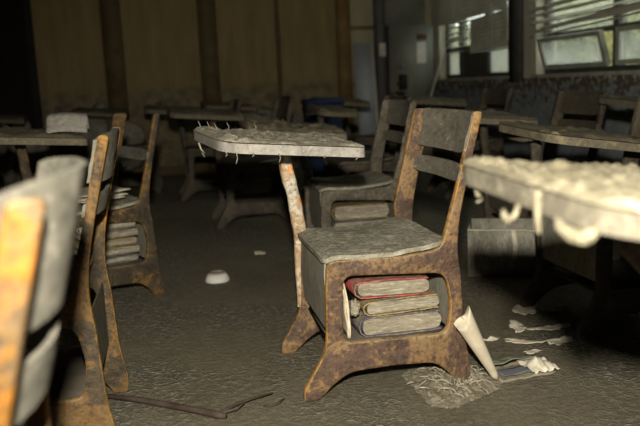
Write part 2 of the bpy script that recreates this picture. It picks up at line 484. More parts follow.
# right wall around its two windows (t = distance from the corner = -q)
W1a, W1b, W2a, W2b, SILL, HEAD = 0.28, 2.17, 2.62, 4.75, 0.95, 2.5
room_box('wall_right', [(SR, SR+.2, QF-.2, .2, 0, SILL), (SR, SR+.2, QF-.2, .2, HEAD, 2.95),
                        (SR, SR+.2, -W1a, .2, SILL, HEAD), (SR, SR+.2, -W2a, -W1b, SILL, HEAD), (SR, SR+.2, QF-.2, -W2b, SILL, HEAD)], M_wall_right)
M_steel = plain_mat('dark window steel', (0.06, 0.058, 0.05), 0.6, 0.3, 10)
M_sash = plain_mat('grey painted sash', (0.3, 0.3, 0.25), 0.6, 0.3, 10)
room_box('trim_6', [(SR-.04, SR, -W1b-.22, -W1b+.02, SILL-.06, HEAD)], M_steel, bevel=0.004)

def glass_mat(name, dirt):
    mt, nt, N, L, B = new_mat(name)
    out = N['Material Output']
    v = coords(N, L, 'Object'); n1 = noise_tex(N, L, v, 4, 6, 0.65)
    tr = N.new('ShaderNodeBsdfTransparent'); tr.inputs[0].default_value = (0.9, 0.94, 0.92, 1)
    df = N.new('ShaderNodeBsdfTranslucent'); df.inputs[0].default_value = (0.62, 0.64, 0.58, 1)
    dd = N.new('ShaderNodeBsdfDiffuse'); dd.inputs[0].default_value = (0.3, 0.29, 0.24, 1)
    m0 = N.new('ShaderNodeMixShader'); m0.inputs[0].default_value = 0.3
    L.new(df.outputs[0], m0.inputs[1]); L.new(dd.outputs[0], m0.inputs[2])
    gl = N.new('ShaderNodeBsdfGlossy'); gl.inputs['Roughness'].default_value = 0.15
    m1 = N.new('ShaderNodeMixShader')
    L.new(ramp(N, L, n1, [(0.3, max(0, dirt-.2)), (0.7, min(1, dirt+.15))]), m1.inputs[0])
    L.new(tr.outputs[0], m1.inputs[1]); L.new(m0.outputs[0], m1.inputs[2])
    m2 = N.new('ShaderNodeMixShader'); m2.inputs[0].default_value = 0.04
    L.new(m1.outputs[0], m2.inputs[1]); L.new(gl.outputs[0], m2.inputs[2])
    L.new(m2.outputs[0], out.inputs[0])
    return mt
M_glass = glass_mat('dusty glass', 0.25)
M_glass_h = glass_mat('streaky dusty glass', 0.42)
M_glass_d = glass_mat('muddy glass', 0.7)

def window(n, ta, tb, mull):
    root = room_box('window_%d' % n, [(SR+.08, SR+.14, -tb, -tb+.05, SILL, HEAD), (SR+.08, SR+.14, -ta-.05, -ta, SILL, HEAD),
                    (SR+.08, SR+.14, -tb+.05, -ta-.05, SILL, SILL+.04), (SR+.08, SR+.14, -tb+.05, -ta-.05, HEAD-.05, HEAD),
                    (SR+.08, SR+.14, -tb+.05, -ta-.05, 1.25, 1.29)] +
                    [(SR+.075, SR+.145, -m-.035, -m+.035, SILL+.04, HEAD-.05) for m in mull], M_steel)
    g = MB().box(SR+.107, SR+.111, -tb+.05, -ta-.05, 1.29, HEAD-.05).build('window_pane', M_glass, root)
    s = MB().box(SR-.05, SR+.08, -tb, -ta, SILL-.03, SILL).build('window_sill', M_sash, root)
    return root
win1 = window(1, W1a, W1b, [0.72, 1.42])
win2 = window(2, W2a, W2b, [3.69])
g = MB().box(SR+.107, SR+.111, -W1b+.05, -1.455, SILL+.04, 1.25).build('lower_pane', M_glass_d, win1)
g = MB().box(SR+.107, SR+.111, -.685, -W1a-.05, SILL+.04, 1.25).build('lower_pane', M_glass_d, win1)
g = MB().box(SR+.10, SR+.115, -1.385, -.755, SILL+.04, 1.25).build('lower_panel', M_steel, win1)
def hopper(win, ta, tb, tilt):
    f = MB()
    h = 0.27
    for b in ((-tb, -tb+.045, 0, h), (-ta-.045, -ta, 0, h), (-tb+.045, -ta-.045, 0, .035), (-tb+.045, -ta-.045, h-.035, h)):
        f.box(-.018, .018, b[0], b[1], b[2], b[3])
    o = f.build('hopper_sash', M_sash, win, loc=(SR+.06, 0, SILL+.045), rot=(0, -tilt, 0))
    MB().box(-.003, .003, -tb+.045, -ta-.045, .035, h-.035).build('sash_pane', M_glass_h if tilt > .1 else M_glass, o)
hopper(win2, W2a+.06, 3.64, 0.28)
hopper(win2, 3.74, W2b-.06, 0.0)

# outside: ground and shrubs
M_out = plain_mat('pale outdoor ground', (0.4, 0.4, 0.34), 0.9, 0.2, 2)
room_box('ground_outside', [(SR+.2, SR+16, -14, 8, -.15, -.05)], M_out)
def leaf_mat(name, a, b, c):
    mt, nt, N, L, B = new_mat(name)
    v = coords(N, L); w = rnd_w(N, L)
    n1 = noise_tex(N, L, v, 5, 6, 0.7, w); n2 = noise_tex(N, L, v, 18, 4, 0.7, w)
    cc = mix(N, L, ramp(N, L, n1, [(0.4, 0), (0.6, 1)]), a, b)
    cc = mix(N, L, ramp(N, L, n2, [(0.5, 0), (0.62, 1)]), cc, c)
    L.new(cc, B.inputs['Base Color']); B.inputs['Roughness'].default_value = 0.8
    bump(N, L, n2, 1.0, 0.05, B)
    return mt
M_leaf = leaf_mat('olive leaves', (0.2, 0.24, 0.08), (0.42, 0.4, 0.17), (0.6, 0.54, 0.3))
random.seed(4)
shr = [(1.75, -2.3, 1.5), (1.7, -.4, 1.6), (1.8, 1.55, 1.5), (1.75, 3.5, 1.6), (4.3, -1.2, 2.6), (4.4, 1.6, 2.7), (4.4, 4.6, 2.6), (1.8, 5.4, 1.6)]
SHL = ['olive shrub outside, nearest to the rightmost clear pane', 'olive shrub outside, behind the tilted sash of nearer window',
       'olive shrub outside, seen past the mullion towards the far window', 'olive shrub outside behind the far window post',
       'tall olive shrub outside rising behind the rightmost shrub', 'tall olive shrub outside rising above the tilted sash',
       'tall olive shrub outside, furthest behind the far window', 'olive shrub outside by the room corner, beyond bright far pane']
for i, (ds, q, hgt) in enumerate(shr):
    bm = bmesh.new(); bmesh.ops.create_icosphere(bm, subdivisions=5, radius=1)
    for vtx in bm.verts:
        p = vtx.co.copy()
        k = 1+0.28*fbm(p*2.2+Vector((i*7, 0, 0)))+0.12*fbm(p*9+Vector((0, i*5, 0)))
        vtx.co = Vector((p.x*.78*k*hgt/1.6, p.y*.78*k*min(1.35, hgt/1.6), max(-1.0, p.z*k)*hgt*.5))
    me = bpy.data.meshes.new('crown'); bm.to_mesh(me); bm.free(); me.materials.append(M_leaf)
    p = RM @ Vector((SR+ds, q, 0))
    sh = empty('shrub', (p.x, p.y, -.05)); tag(sh, SHL[i], 'shrub', 'olive shrubs outside the windows')
    add('foliage', me, sh, (0, 0, hgt*.62))
    MB().tube([(0, 0, 0), (.02, .01, hgt*.3), (0, .02, hgt*.6)], [.06, .05, .03]).build('stem', M_bark, sh, True)

# ------------------------------------------------------------------ school desk (seat with book box and arm-mounted desktop)
# local frame: x towards the backrest, y across to the far side, z up; u = x+.25, w = y+.21
OU, OW = 0.25, 0.215
WID = 0.43
def frame_profile(post_front=0.028, wide=0.0):
    pf = post_front+wide
    out = [(-.022, .0, .008), (.022, 0, .01), (.085, .056, .03), (.13, .079, .03), (.26, .083, 0), (.40, .077, .03), (.452, .03, .03), (.468, 0, .01),
           (.512, 0, .008), (.517, .05, .02), (.498, .15, .03), (.494, .22, 0), (.487, .35, .03), (.477, .43, .04), (.484, .52, .03),
           (.503, .61, 0), (.530, .718, 0), (.564, .848, .012), (.564-pf, .850, .012), (.530-pf, .718, 0), (.503-pf, .61, .02), (.468-pf*.9, .50, .04), (.425, .435, .05),
           (.30, .425, 0), (.066, .430, .03), (.060, .33, 0), (.056, .2, .02), (.050, .15, .03), (.018, .095, .04), (-.02, .035, .012)]
    hole = [(.112, .382, .035), (.25, .374, 0), (.438, .362, .04), (.456, .26, .03), (.440, .165, .03), (.25, .168, 0), (.106, .172, .03)]
    return ([Vector((a-OU, b)) for a, b in [(p.x, p.y) for p in round_poly(out)]], [[Vector((p.x-OU, p.y)) for p in round_poly(hole)]])

def board_fn(z0, z1, bulge, tilt0=0.475, slope=0.244, off=0.034, wob=0.0, seed=0, hs=1.0):
    def fn(u, v):
        w = -.012+u*(WID+.024)
        zt = z1-.012*abs(2*u-1)**6
        zb = z0+.010*abs(2*u-1)**6
        z = zb+(zt-zb)*v
        uu = tilt0+slope*(z-.49)-off+bulge*(1-(2*u-1)**2)+wob*fbm((u*3, v*2, seed))
        return (uu-OU, w-OW, z)
    return fn

def slab_mesh(name, fn, nu, nv, th, mat):
    me = MB().slab(fn, nu, nv, th).data(name, mat)
    return auto_smooth(me, 0.9)

def top_pt(u, w, z0, sl, tl, du): # point of the sloping desktop plane
    return Vector((u+du-OU, w-OW, z0+(u-.237)*sl+(w-.12)*tl))

def corner_pull(u, w, R):
    (u0, u1, w0, w1, rs) = R
    for (cu, cw, su, sw, r) in ((u0, w0, 1, 1, rs[0]), (u1, w0, -1, 1, rs[1]), (u1, w1, -1, -1, rs[2]), (u0, w1, 1, -1, rs[3])):
        a, b = cu+su*r, cw+sw*r
        if (u-a)*su < 0 and (w-b)*sw < 0:
            d = Vector((u-a, w-b))
            if d.length > r: d = d.normalized()*r
            return a+d.x, b+d.y
    return u, w

def desk(label, nf, yaw, frame=M_frame_dull, wood=M_slat, seatm=M_seat, post=None, top=True, topmat=M_top, mudmat=M_mud, z0=0.751, sl=-.093, tl=.045, du=0.0, dw=0.0,
         bulge=.022, slats=(1, 1), mud_h=.018, seed=1, post_top=.03, lod=1, name='school_desk', rect=(-.28, .237, .12, .62), panel=M_panel, top_label=None, pw=.022, wide=.034, soff=.034, nearw=.027, taper=.0, sz=(.722, .85, .636, .69), cache={}):
    yaw = math.radians(yaw)
    c = Vector((nf[0], nf[1], 0)) + Matrix.Rotation(yaw, 3, 'Z') @ Vector((OU, OW, 0))
    root = empty(name, c, yaw)
    tag(root, label, 'school desk', 'old school desks')
    key = (frame.name, wood.name, seatm.name, top, topmat.name, mudmat.name, z0, sl, tl, du, dw, bulge, slats, mud_h, seed, post_top, lod, rect, pw, wide, soff, nearw, taper, sz)
    if key not in cache:
        D = {}
        o1, h1 = frame_profile(nearw)
        o2, h2 = frame_profile(.03, wide)
        D['frame_near'] = plate('side_frame', o1, h1, .032, .006, frame)
        D['frame_far'] = plate('side_frame', o2, h2, .032, .006, frame)
        # front panel
        D['panel'] = auto_smooth(MB().slab(lambda u, v: (.064-OU+.004*math.sin(v*6+u*2), .012+u*(WID-.024)-OW, .205+.222*v), 6, 6, (.006, 0, 0)).data('front_panel', panel))
        D['shelf'] = MB().box(.08-OU, .45-OU, .014-OW, WID-.014-OW, .155, .168).data('book_shelf', M_dark_in, False, .003)
        rear = MB().slab(lambda u, v: (.462-OU, .016+u*(WID-.032)-OW, .17+.2*v), 2, 2, (.005, 0, 0)).data('rear_panel', panel)
        D['rear'] = rear
        def seat_fn(u, v):
            uu = .055+u*.395; w = -.018+v*(WID+.036)
            uu, w = corner_pull(uu, w, (.055, .45, -.018, WID+.018, (.03, .06, .06, .03)))
            z = .452-.014*math.sin(min(1, u*1.05)*math.pi)-.014*(u < .12)*(1-u/.12)**2+.012*u+.003*fbm((u*5, v*5, seed), 3)
            return (uu-OU, w-OW, z)
        D['seat'] = slab_mesh('seat', seat_fn, 22, 18, (0, 0, -.014), seatm)
        if slats[0]: D['slat0'] = slab_mesh('back_slat', board_fn(sz[0], sz[1], bulge, off=soff, wob=.004, seed=seed), 16, 5, (.011, 0, 0), wood)
        if slats[1]: D['slat1'] = slab_mesh('back_slat', board_fn(sz[2], sz[3], bulge, off=soff, wob=.004, seed=seed+3), 16, 4, (.011, 0, 0), wood)
        if top:
            R = (*rect, (.085, .03, .04, .05))
            def bfn(u, v):
                a = rect[0]+(rect[1]-rect[0])*u; b = rect[2]+(rect[3]-rect[2])*v
                a, b = corner_pull(a, b, R)
                a += taper*(1-u)**2*(1-v)
                p = top_pt(a, b, z0, sl, tl, du); p.y += dw
                return p
            D['top'] = slab_mesh('desktop', bfn, 20, 20, lambda u, v: (0, 0, -.03), topmat)
            def mfn(u, v):
                p = Vector(bfn(u, v))
                e = min(u, 1-u, v, 1-v)
                k = min(1, e*22)
                h = 0.3+0.7*fbm((p.x*9, p.y*9, seed*3.1), 5)+.9*max(0, fbm((p.x*30, p.y*30, seed*1.7), 5))
                p.z += .003+max(0.0, h)*mud_h*k+.002*k
                return p
            n = 60 if lod == 0 else 26
            D['mud'] = MB().grid(mfn, n, n).data('dried_mud', mudmat, True)
            # supporting arm: from the far front foot of the seat box up to the desktop
            bz = z0+(post_top-.237-du)*sl+(.3)*tl-.032
            pts = [(.060-OU, WID-OW, .17), (.062-OU, WID-OW+.001, .31), (.068-OU, WID-OW+.003, .44), (.048-OU, WID-OW+.004, .57), (post_top+.012-OU, WID-OW+.004, .67), (post_top-OU, WID-OW+.002, bz)]
            pm = MB()
            def pfn(u, v):
                t = u*(len(pts)-1); i = min(int(t), len(pts)-2); f = t-i
                p = Vector(pts[i]).lerp(Vector(pts[i+1]), f)
                r = (pw*1.0+.004*fbm((u*6, v*2, seed), 3))*(.75+.4*min(1, u*2.2)-.12*u)
                a = v*2*math.pi
                ca, sa = math.cos(a), math.sin(a)
                q = 0.62
                return p+Vector((math.copysign(abs(ca)**q, ca)*r, math.copysign(abs(sa)**q, sa)*r*.7, 0))
            pm.grid(pfn, 24, 14)
            D['post'] = auto_smooth(pm.data('desktop_arm', post or frame, True), 1.2)
            D['bracket'] = MB().box(post_top-.1-OU, post_top+.1-OU, WID-OW-.1, WID-OW+.06, bz-.006, bz+.004).data('arm_bracket', frame, False, .002)
        cache[key] = D
    D = cache[key]
    add('side_frame', D['frame_near'], root, (0, -OW, 0))
    add('side_frame', D['frame_far'], root, (0, WID-OW, 0))
    add('front_panel', D['panel'], root)
    add('book_shelf', D['shelf'], root)
    add('rear_panel', D['rear'], root)
    add('seat', D['seat'], root)
    if 'slat0' in D: add('back_slat', D['slat0'], root)
    if 'slat1' in D: add('back_slat', D['slat1'], root)
    if top:
        t = add('desktop', D['top'], root)
        add('dried_mud', D['mud'], t)
        a = add('desktop_arm', D['post'], root)
        if top_label: a['label'] = top_label
        add('arm_bracket', D['bracket'], a)
    return root

MAIN_NF, MAIN_YAW = (-.053, 2.174), 11.5
main = desk('rusty brown school desk in sharp focus, muddy books piled in its open box', MAIN_NF, MAIN_YAW, M_frame, M_slat, M_seat, M_post, seed=2, lod=0, z0=.748, tl=.022, taper=.075, mud_h=.012, post_top=.018, top_label='white and orange flaking post under desktop')
second = desk('dull brown school desk just behind the sharp rusty one, two flat books inside', (-.054, 3.667), 9, M_frame_dull, M_slat, M_seat, seed=5, lod=0, mudmat=M_mud_dull, topmat=M_mud_dull, z0=.695)
near_l = desk('blurred orange and white school desk nearest the lens at the left edge', (-.826, .632), 13, M_frame_bright, M_slat_light, M_seat, seed=7, bulge=.072, top=False, wide=-.006, soff=.060, nearw=.040, sz=(.685, .862, .575, .645))
mid_l = desk('flaking orange school desk seen edge-on, right behind the blurred nearest one', (-1.075, 1.80), 10, M_frame_mid, M_slat_light, M_seat, seed=9, bulge=.03, top=False, wide=0.0, panel=M_panel_far)  # panels take the copy with shade in its colour
left3 = desk('brown school desk with newspapers on its seat, its top back slat missing', (-1.19, 3.20), 34, M_frame_mid, M_slat, M_seat, seed=11, slats=(0, 1), bulge=.01, mudmat=M_mud_dull, topmat=M_mud_dull, du=.03)
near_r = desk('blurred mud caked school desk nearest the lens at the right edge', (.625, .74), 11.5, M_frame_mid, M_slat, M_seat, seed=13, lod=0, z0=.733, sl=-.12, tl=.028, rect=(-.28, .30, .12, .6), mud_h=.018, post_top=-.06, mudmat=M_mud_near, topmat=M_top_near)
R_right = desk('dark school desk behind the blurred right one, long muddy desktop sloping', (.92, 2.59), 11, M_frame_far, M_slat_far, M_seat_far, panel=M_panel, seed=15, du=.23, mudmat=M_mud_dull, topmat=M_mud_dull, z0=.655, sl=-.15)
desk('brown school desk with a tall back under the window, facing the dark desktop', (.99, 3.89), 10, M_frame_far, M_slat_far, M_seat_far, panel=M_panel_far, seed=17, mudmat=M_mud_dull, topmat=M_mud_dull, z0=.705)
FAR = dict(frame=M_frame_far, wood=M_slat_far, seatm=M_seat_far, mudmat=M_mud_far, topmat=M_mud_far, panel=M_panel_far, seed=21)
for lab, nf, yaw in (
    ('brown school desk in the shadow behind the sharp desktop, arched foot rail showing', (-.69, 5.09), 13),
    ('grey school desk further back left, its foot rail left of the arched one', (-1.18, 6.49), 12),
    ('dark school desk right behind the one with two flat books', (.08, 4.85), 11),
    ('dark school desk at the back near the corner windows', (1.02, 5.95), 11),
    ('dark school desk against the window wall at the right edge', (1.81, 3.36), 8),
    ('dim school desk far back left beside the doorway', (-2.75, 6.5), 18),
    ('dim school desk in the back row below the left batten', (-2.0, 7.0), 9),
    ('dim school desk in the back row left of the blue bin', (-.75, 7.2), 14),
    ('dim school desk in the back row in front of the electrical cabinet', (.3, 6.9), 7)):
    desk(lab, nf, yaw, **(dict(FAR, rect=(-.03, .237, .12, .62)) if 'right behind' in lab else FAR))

# ------------------------------------------------------------------ things in and on the desks
def local_pt(nf, yaw, u, w, z):
    y = math.radians(yaw)
    p = Matrix.Rotation(y, 3, 'Z') @ Vector((u, w, 0))
    return Vector((nf[0]+p.x, nf[1]+p.y, z))

def muddy(name, col, mudc=(.24, .21, .155), k=.5):
    return rust_mat(name, col, mudc, mudc, k, tuple(x*1.3 for x in mudc), .6)
M_red = muddy('pink red cloth cover', (0.55, 0.11, 0.1), k=.2)
M_olive = muddy('ochre cloth cover', (0.4, 0.29, 0.1), k=.35)
M_purple = muddy('purple grey cover', (0.15, 0.125, 0.19), k=.5)
def book(label, nf, yaw, u0, w0, z0, L, Wd, th, cover, tilt=0.0, group='swollen books in the desk box', turn=0.0, seed=0, pages=M_page):
    root = empty('book', local_pt(nf, yaw, u0, w0, z0), math.radians(yaw+turn))
    root.rotation_euler = (0, -tilt, math.radians(yaw+turn))
    tag(root, label, 'book', group)
    # page block with rounded swollen corners; spine at x=0
    def rr(u):
        return 1
    pr = round_poly([(.004, .005, th*.34), (L-.006, .005, th*.42), (L-.006, th-.005, th*.42), (.004, th-.005, th*.34)], 4)
    mb = MB(); n = len(pr); seg = 8
    for k in range(seg+1):
        y = .004+(Wd-.008)*k/seg
        for p in pr:
            d = .0025*fbm((p.x*30, p.y*60, seed+k*.7), 3)
            mb.v.append(Vector((p.x+d, y+.004*fbm((p.x*14, p.y*90, seed), 3), p.y+d)))
    for k in range(seg):
        for i in range(n):
            j = (i+1) % n
            mb.f.append((k*n+i, k*n+j, (k+1)*n+j, (k+1)*n+i))
    mb.f.append(tuple(range(n))); mb.f.append(tuple(seg*n+i for i in range(n)))
    auto = mb.data('pages', pages, False); add('pages', auto_smooth(auto, .8), root)
    # cover: boards and rounded spine as one bent strip
    path = [(L-.008, 0), (L*.5, -.002), (th*.2, 0), (-.006, th*.2), (-.010, th*.5), (-.006, th*.8), (th*.2, th), (L*.5, th+.003), (L-.012, th)]
    c = MB()
    def cfn(u, v):
        t = u*(len(path)-1); i = min(int(t), len(path)-2); f = t-i
        x = path[i][0]+(path[i+1][0]-path[i][0])*f; z = path[i][1]+(path[i+1][1]-path[i][1])*f
        return Vector((x, Wd*v, z+.003*fbm((x*12, v*3, seed+9), 2)))
    def cth(u, v):
        t = u*(len(path)-1); i = min(int(t), len(path)-2)
        d = Vector((path[i+1][0]-path[i][0], path[i+1][1]-path[i][1])).normalized()
        return Vector((-d.y, 0, d.x))*-.0035
    c.slab(cfn, 32, 6, cth)
    add('cover', auto_smooth(c.data('cover', cover), .8), root)
    return root
book('swollen book with purple cover, lowest in the sharp desk', MAIN_NF, MAIN_YAW, .175, .02, .172, .265, .2, .062, M_purple, 0.0, seed=1)
book('swollen book with ochre cover, middle of the pile in sharp desk', MAIN_NF, MAIN_YAW, .19, .018, .239, .24, .19, .044, M_olive, .03, turn=-2, seed=2)
book('red covered swollen book on top of the pile in sharp desk', MAIN_NF, MAIN_YAW, .160, .012, .300, .242, .19, .052, M_red, -.035, turn=2, seed=3)
S_NF, S_YAW = (-.054, 3.667), 9
book('grey book lowest in the dull brown desk behind', S_NF, S_YAW, .125, .03, .178, .3, .2, .085, M_greycover, 0, 'flat books in the second desk', seed=4)
book('ochre edged book on top in the dull brown desk behind', S_NF, S_YAW, .13, .025, .272, .29, .2, .07, M_olive, 0, 'flat books in the second desk', seed=5)
L_NF, L_YAW = (-1.19, 3.20), 34
for i in range(5):
    book(['warped book lowest in the newspaper desk', 'warped book second from bottom in the newspaper desk', 'warped book in middle of the newspaper desk', 'warped book second from top in the newspaper desk', 'warped book topmost in the newspaper desk'][i],
         L_NF, L_YAW, .15+.01*(i % 2), .02, .178+i*.040, .27, .2, .03, [M_greycover, M_page, M_olive, M_page, M_page][i], 0, 'warped books in the newspaper desk', seed=20+i)

# loose papers standing left of the books in the main desk
root = empty('folded_paper', local_pt(MAIN_NF, MAIN_YAW, .128, .03, .17), math.radians(MAIN_YAW)); tag(root, 'cream folded papers standing upright left of the red book', 'paper')
for k in range(3):
    MB().slab(lambda u, v, k=k: (-.008+.009*k+.010*math.sin(v*3+k)-.012*(1-v)*(k-1), u*.16, .002+v*(.185-.03*k)), 6, 10, (.002, 0, 0)).build('sheet', M_paper, root, True)
def lump(name, label, cat, loc, r, mat, seed, flat=1.0, group=None, crumple=.35):
    bm = bmesh.new(); bmesh.ops.create_icosphere(bm, subdivisions=4, radius=1)
    for vtx in bm.verts:
        p = vtx.co.copy()
        k = 1+crumple*fbm(p*1.7+Vector((seed*3.3, 0, 0)), 3)+.25*crumple*abs(fbm(p*5+Vector((0, seed, 0)), 3))
        vtx.co = Vector((p.x*r[0]*k, p.y*r[1]*k, max(-r[2], p.z*r[2]*k*flat)+r[2]))
    me = bpy.data.meshes.new(name); bm.to_mesh(me); bm.free(); me.materials.append(mat)
    for p in me.polygons: p.use_smooth = True
    o = add(name, me, None, loc); tag(o, label, cat, group)
    return o
lump('paper_wad', 'small grey paper wad wedged under the red book in sharp desk', 'paper', local_pt(MAIN_NF, MAIN_YAW, .158, .035, .237), (.014, .03, .028), M_page, 3)

# newspapers on the third left seat
root = empty('newspaper', local_pt(L_NF, L_YAW, .25, .2, .476), math.radians(L_YAW+6)); tag(root, 'dirty white newspapers lying on seat of the left desk', 'newspaper')
for k in range(3):
    MB().slab(lambda u, v, k=k: (-.17+.28*u+.01*k, -.19+.33*v-.008*k, .006+.012*k+.008*fbm((u*3, v*3, k*4), 3)+.02*abs(u-.5)*(k == 2)), 12, 10, (0, 0, -.003)).build('sheet', M_paper_w, root, True)
# white cup at back slat of that desk
root = empty('paper_cup', local_pt((-1.19, 3.2), 34, .30, 1.55, .0), 0)
bpy.data.objects.remove(root)

# ------------------------------------------------------------------ floor things
ow = empty('bowl', (-.53, 3.68, 0)); tag(ow, 'small white bowl lying upside down on muddy floor', 'bowl')
MB().lathe([(.060, 0), (.0625, .004), (.059, .014), (.052, .030), (.044, .038), (.0, .040)], 28).build('shell', M_plaster, ow, True)
MB().lathe([(.036, .037), (.040, .045), (.036, .047), (.032, .041), (.0, .040)], 28).build('foot_ring', M_page, ow, True)

# rolled cream sheet leaning on the back foot of the main desk
A0, B0 = Vector((.426, 2.206, .216)), Vector((.532, 2.255, .010))
ax = (B0-A0).normalized(); e1 = ax.cross(Vector((0, 1, 0))).normalized(); e2 = ax.cross(e1)
def roll_fn(u, v):
    t = v; a = -2.6+5.6*u
    r = (.036*(1-t)+.011*t)*(1+.05*math.sin(a*2))*(1-.12*u)
    ex = -.045*max(0, math.cos(a-.3))*(1-t)
    return A0.lerp(B0, t)+ax*ex+e1*math.cos(a)*r+e2*math.sin(a)*r
o = MB().slab(roll_fn, 28, 14, lambda u, v: e1*.0012).build('rolled_paper', M_paper, None, True)
tag(o, 'cream sheet of paper rolled into a cone, leaning against a rusty leg', 'paper')

# sheet of dried cracked mud with pale curling flakes
def crack_patch():
    pts = [(.24, 2.33), (.30, 2.09), (.36, 2.06), (.53, 2.19), (.56, 2.26), (.50, 2.36), (.36, 2.47), (.30, 2.43)]
    c = sum((Vector(p) for p in pts), Vector((0, 0)))/len(pts)
    mb = MB(); n = 110; R = 44
    ring = []
    m_ = len(pts)
    for k in range(n):
        t = k/n*m_; i = int(t) % m_; f = t-int(t)
        p = Vector(pts[i]).lerp(Vector(pts[(i+1) % m_]), f)
        p = p+(p-c).normalized()*.015*fbm((k*.7, 3, 1), 3)
        ring.append(p)
    for r in range(R+1):
        for k in range(n):
            p = c.lerp(ring[k], r/R)
            h = noise.voronoi(Vector((p.x*22+.5*fbm((p.x*20, p.y*20, 4), 2), p.y*22, 0)))[0]
            d = min(1.0, (h[1]-h[0])*2.2)
            e = 1-(r/R)**6
            mb.v.append(Vector((p.x, p.y, .002+e*(.017*(1-d)**2*max(0, .5+fbm((p.x*14, p.y*14, 5), 3))+.003*fbm((p.x*40, p.y*40, 2), 3)+.002))))
    for r in range(R):
        for k in range(n):
            k2 = (k+1) % n
            mb.f.append((r*n+k, r*n+k2, (r+1)*n+k2, (r+1)*n+k))
    return mb
M_crack = mud_mat('cracked pale mud', (0.17, 0.15, 0.105), (0.24, 0.215, 0.155), (0.55, 0.5, 0.4), 1.6, 1.0, .006)
o = crack_patch().build('mud_sheet', M_crack, None, True); tag(o, 'sheet of dried cracked mud curling up under the back foot of sharp desk', 'mud')

random.seed(21)
mud_root = o
for k in range(60):
    a = random.uniform(0, 6.28); rr = random.uniform(.15, .92)
    cx, cy = .40+.14*rr*math.cos(a)-.02*math.sin(a), 2.265+.17*rr*math.sin(a)
    pts = []; d = random.uniform(0, 6.28)
    for q in range(5):
        pts.append((cx, cy, .010+.008*math.sin(q*.8))); d += random.uniform(-.8, .8); st = random.uniform(.008, .016)
        cx += st*math.cos(d); cy += st*math.sin(d)*1.2
    MB().tube(pts, [.0008, .0025, .003, .002, .0008], 5).build('curled_flake', M_mud, o, True)
o['label'] = 'sheet of dried cracked mud with pale curled flakes under the sharp desk back foot'

def flake(label, x, y, a, b, rot, mat, seed, lift=.02, group='scraps of paper on the floor', name='paper_scrap'):
    n = 40; R = 6
    mb = MB()
    for r in range(R+1):
        for k in range(n):
            t = 2*math.pi*k/n
            q = r/R*max(.3, 1+.75*fbm((math.cos(t)*1.5, math.sin(t)*1.5, seed*2.3), 4))
            px, py = a*q*math.cos(t), b*q*math.sin(t)
            z = .003+lift*(.35*abs(fbm((px*16, py*16, seed), 3))+.8*(r/R)**3*max(0, fbm((math.cos(t)*.9, math.sin(t)*.9, seed*5.1), 2)))
            mb.v.append(Vector((px, py, z)))
    for r in range(R):
        for k in range(n):
            k2 = (k+1) % n
            mb.f.append((r*n+k, r*n+k2, (r+1)*n+k2, (r+1)*n+k))
    b0 = len(mb.v)
    mb.v += [v+Vector((0, 0, -.0025)) for v in mb.v[:b0]]
    mb.f += [tuple(b0+i for i in reversed(f)) for f in mb.f[:]]
    for k in range(n):
        k2 = (k+1) % n
        mb.f.append((R*n+k, R*n+k2, b0+R*n+k2, b0+R*n+k))
    o = mb.build(name, mat, None, True, loc=(x, y, 0), rot=(0, 0, rot))
    tag(o, label, 'paper', group)
    return o
flake('small white paper scrap furthest back behind the pale roll', .82, 2.97, .042, .05, .3, M_paper_w, 1)
flake('white curled paper scrap left of the others, near shadow edge', .725, 2.74, .032, .055, -.3, M_paper_w, 2, .04)
flake('long pale paper scrap in the middle of the floor litter', .855, 2.735, .08, .026, .2, M_paper_w, 3, .03)
flake('narrow pale paper scrap in front of the long one', .835, 2.57, .048, .024, .5, M_paper_w, 4, .03)
flake('flat greyish paper scrap left of the narrow one', .71, 2.60, .07, .020, -.35, M_paper, 5, .02)
flake('thin paper scrap nearest the rolled cone', .60, 2.62, .035, .013, .3, M_paper_w, 6, .02)
flake('grey paper scrap at the edge of the black shadow', .94, 2.93, .05, .03, .6, M_page, 7, .03)
flake('tiny pale scrap between the greyish one and the magazine', .72, 2.49, .03, .012, .1, M_paper_w, 12, .015)
flake('tiny white paper scrap near the far bowl', -.36, 4.25, .035, .02, .2, M_paper_w, 8, .02)

# soggy magazine with curled green page and crumpled sheet
root = empty('magazine', (.615, 2.32, 0), .30); tag(root, 'soggy open magazine with green page on floor right of rolled paper', 'magazine')
MB().slab(lambda u, v: (-.09+.20*u, -.06+.14*v, .006+.008*fbm((u*3, v*3, 1), 3)), 12, 10, (0, 0, -.004)).build('back_page', M_page, root, True)
MB().slab(lambda u, v: (-.09+.17*u, .005+.085*v, .018+.022*(1-v)+.010*fbm((u*3, v*2, 4), 3)), 12, 10, (0, 0, -.003)).build('green_page', M_paper_g, root, True)['label'] = 'greenish curled page'
MB().slab(lambda u, v: (-.075+.15*u, -.04+.05*v, .014+.004*fbm((u*4, v*3, 6), 3)), 10, 6, (0, 0, -.003)).build('picture_page', M_greycover, root, True)['label'] = 'dark grey printed page'
def crump(u, v):
    x, y = .03+.09*u, -.065+.12*v
    return (x, y, .012+.030*abs(fbm((u*1.8, v*1.8, 8), 3))+.016*math.sin(u*3.1)*math.sin(v*3.1))
MB().slab(crump, 20, 20, (0, 0, -.002)).build('crumpled_page', M_paper_w, root, True)

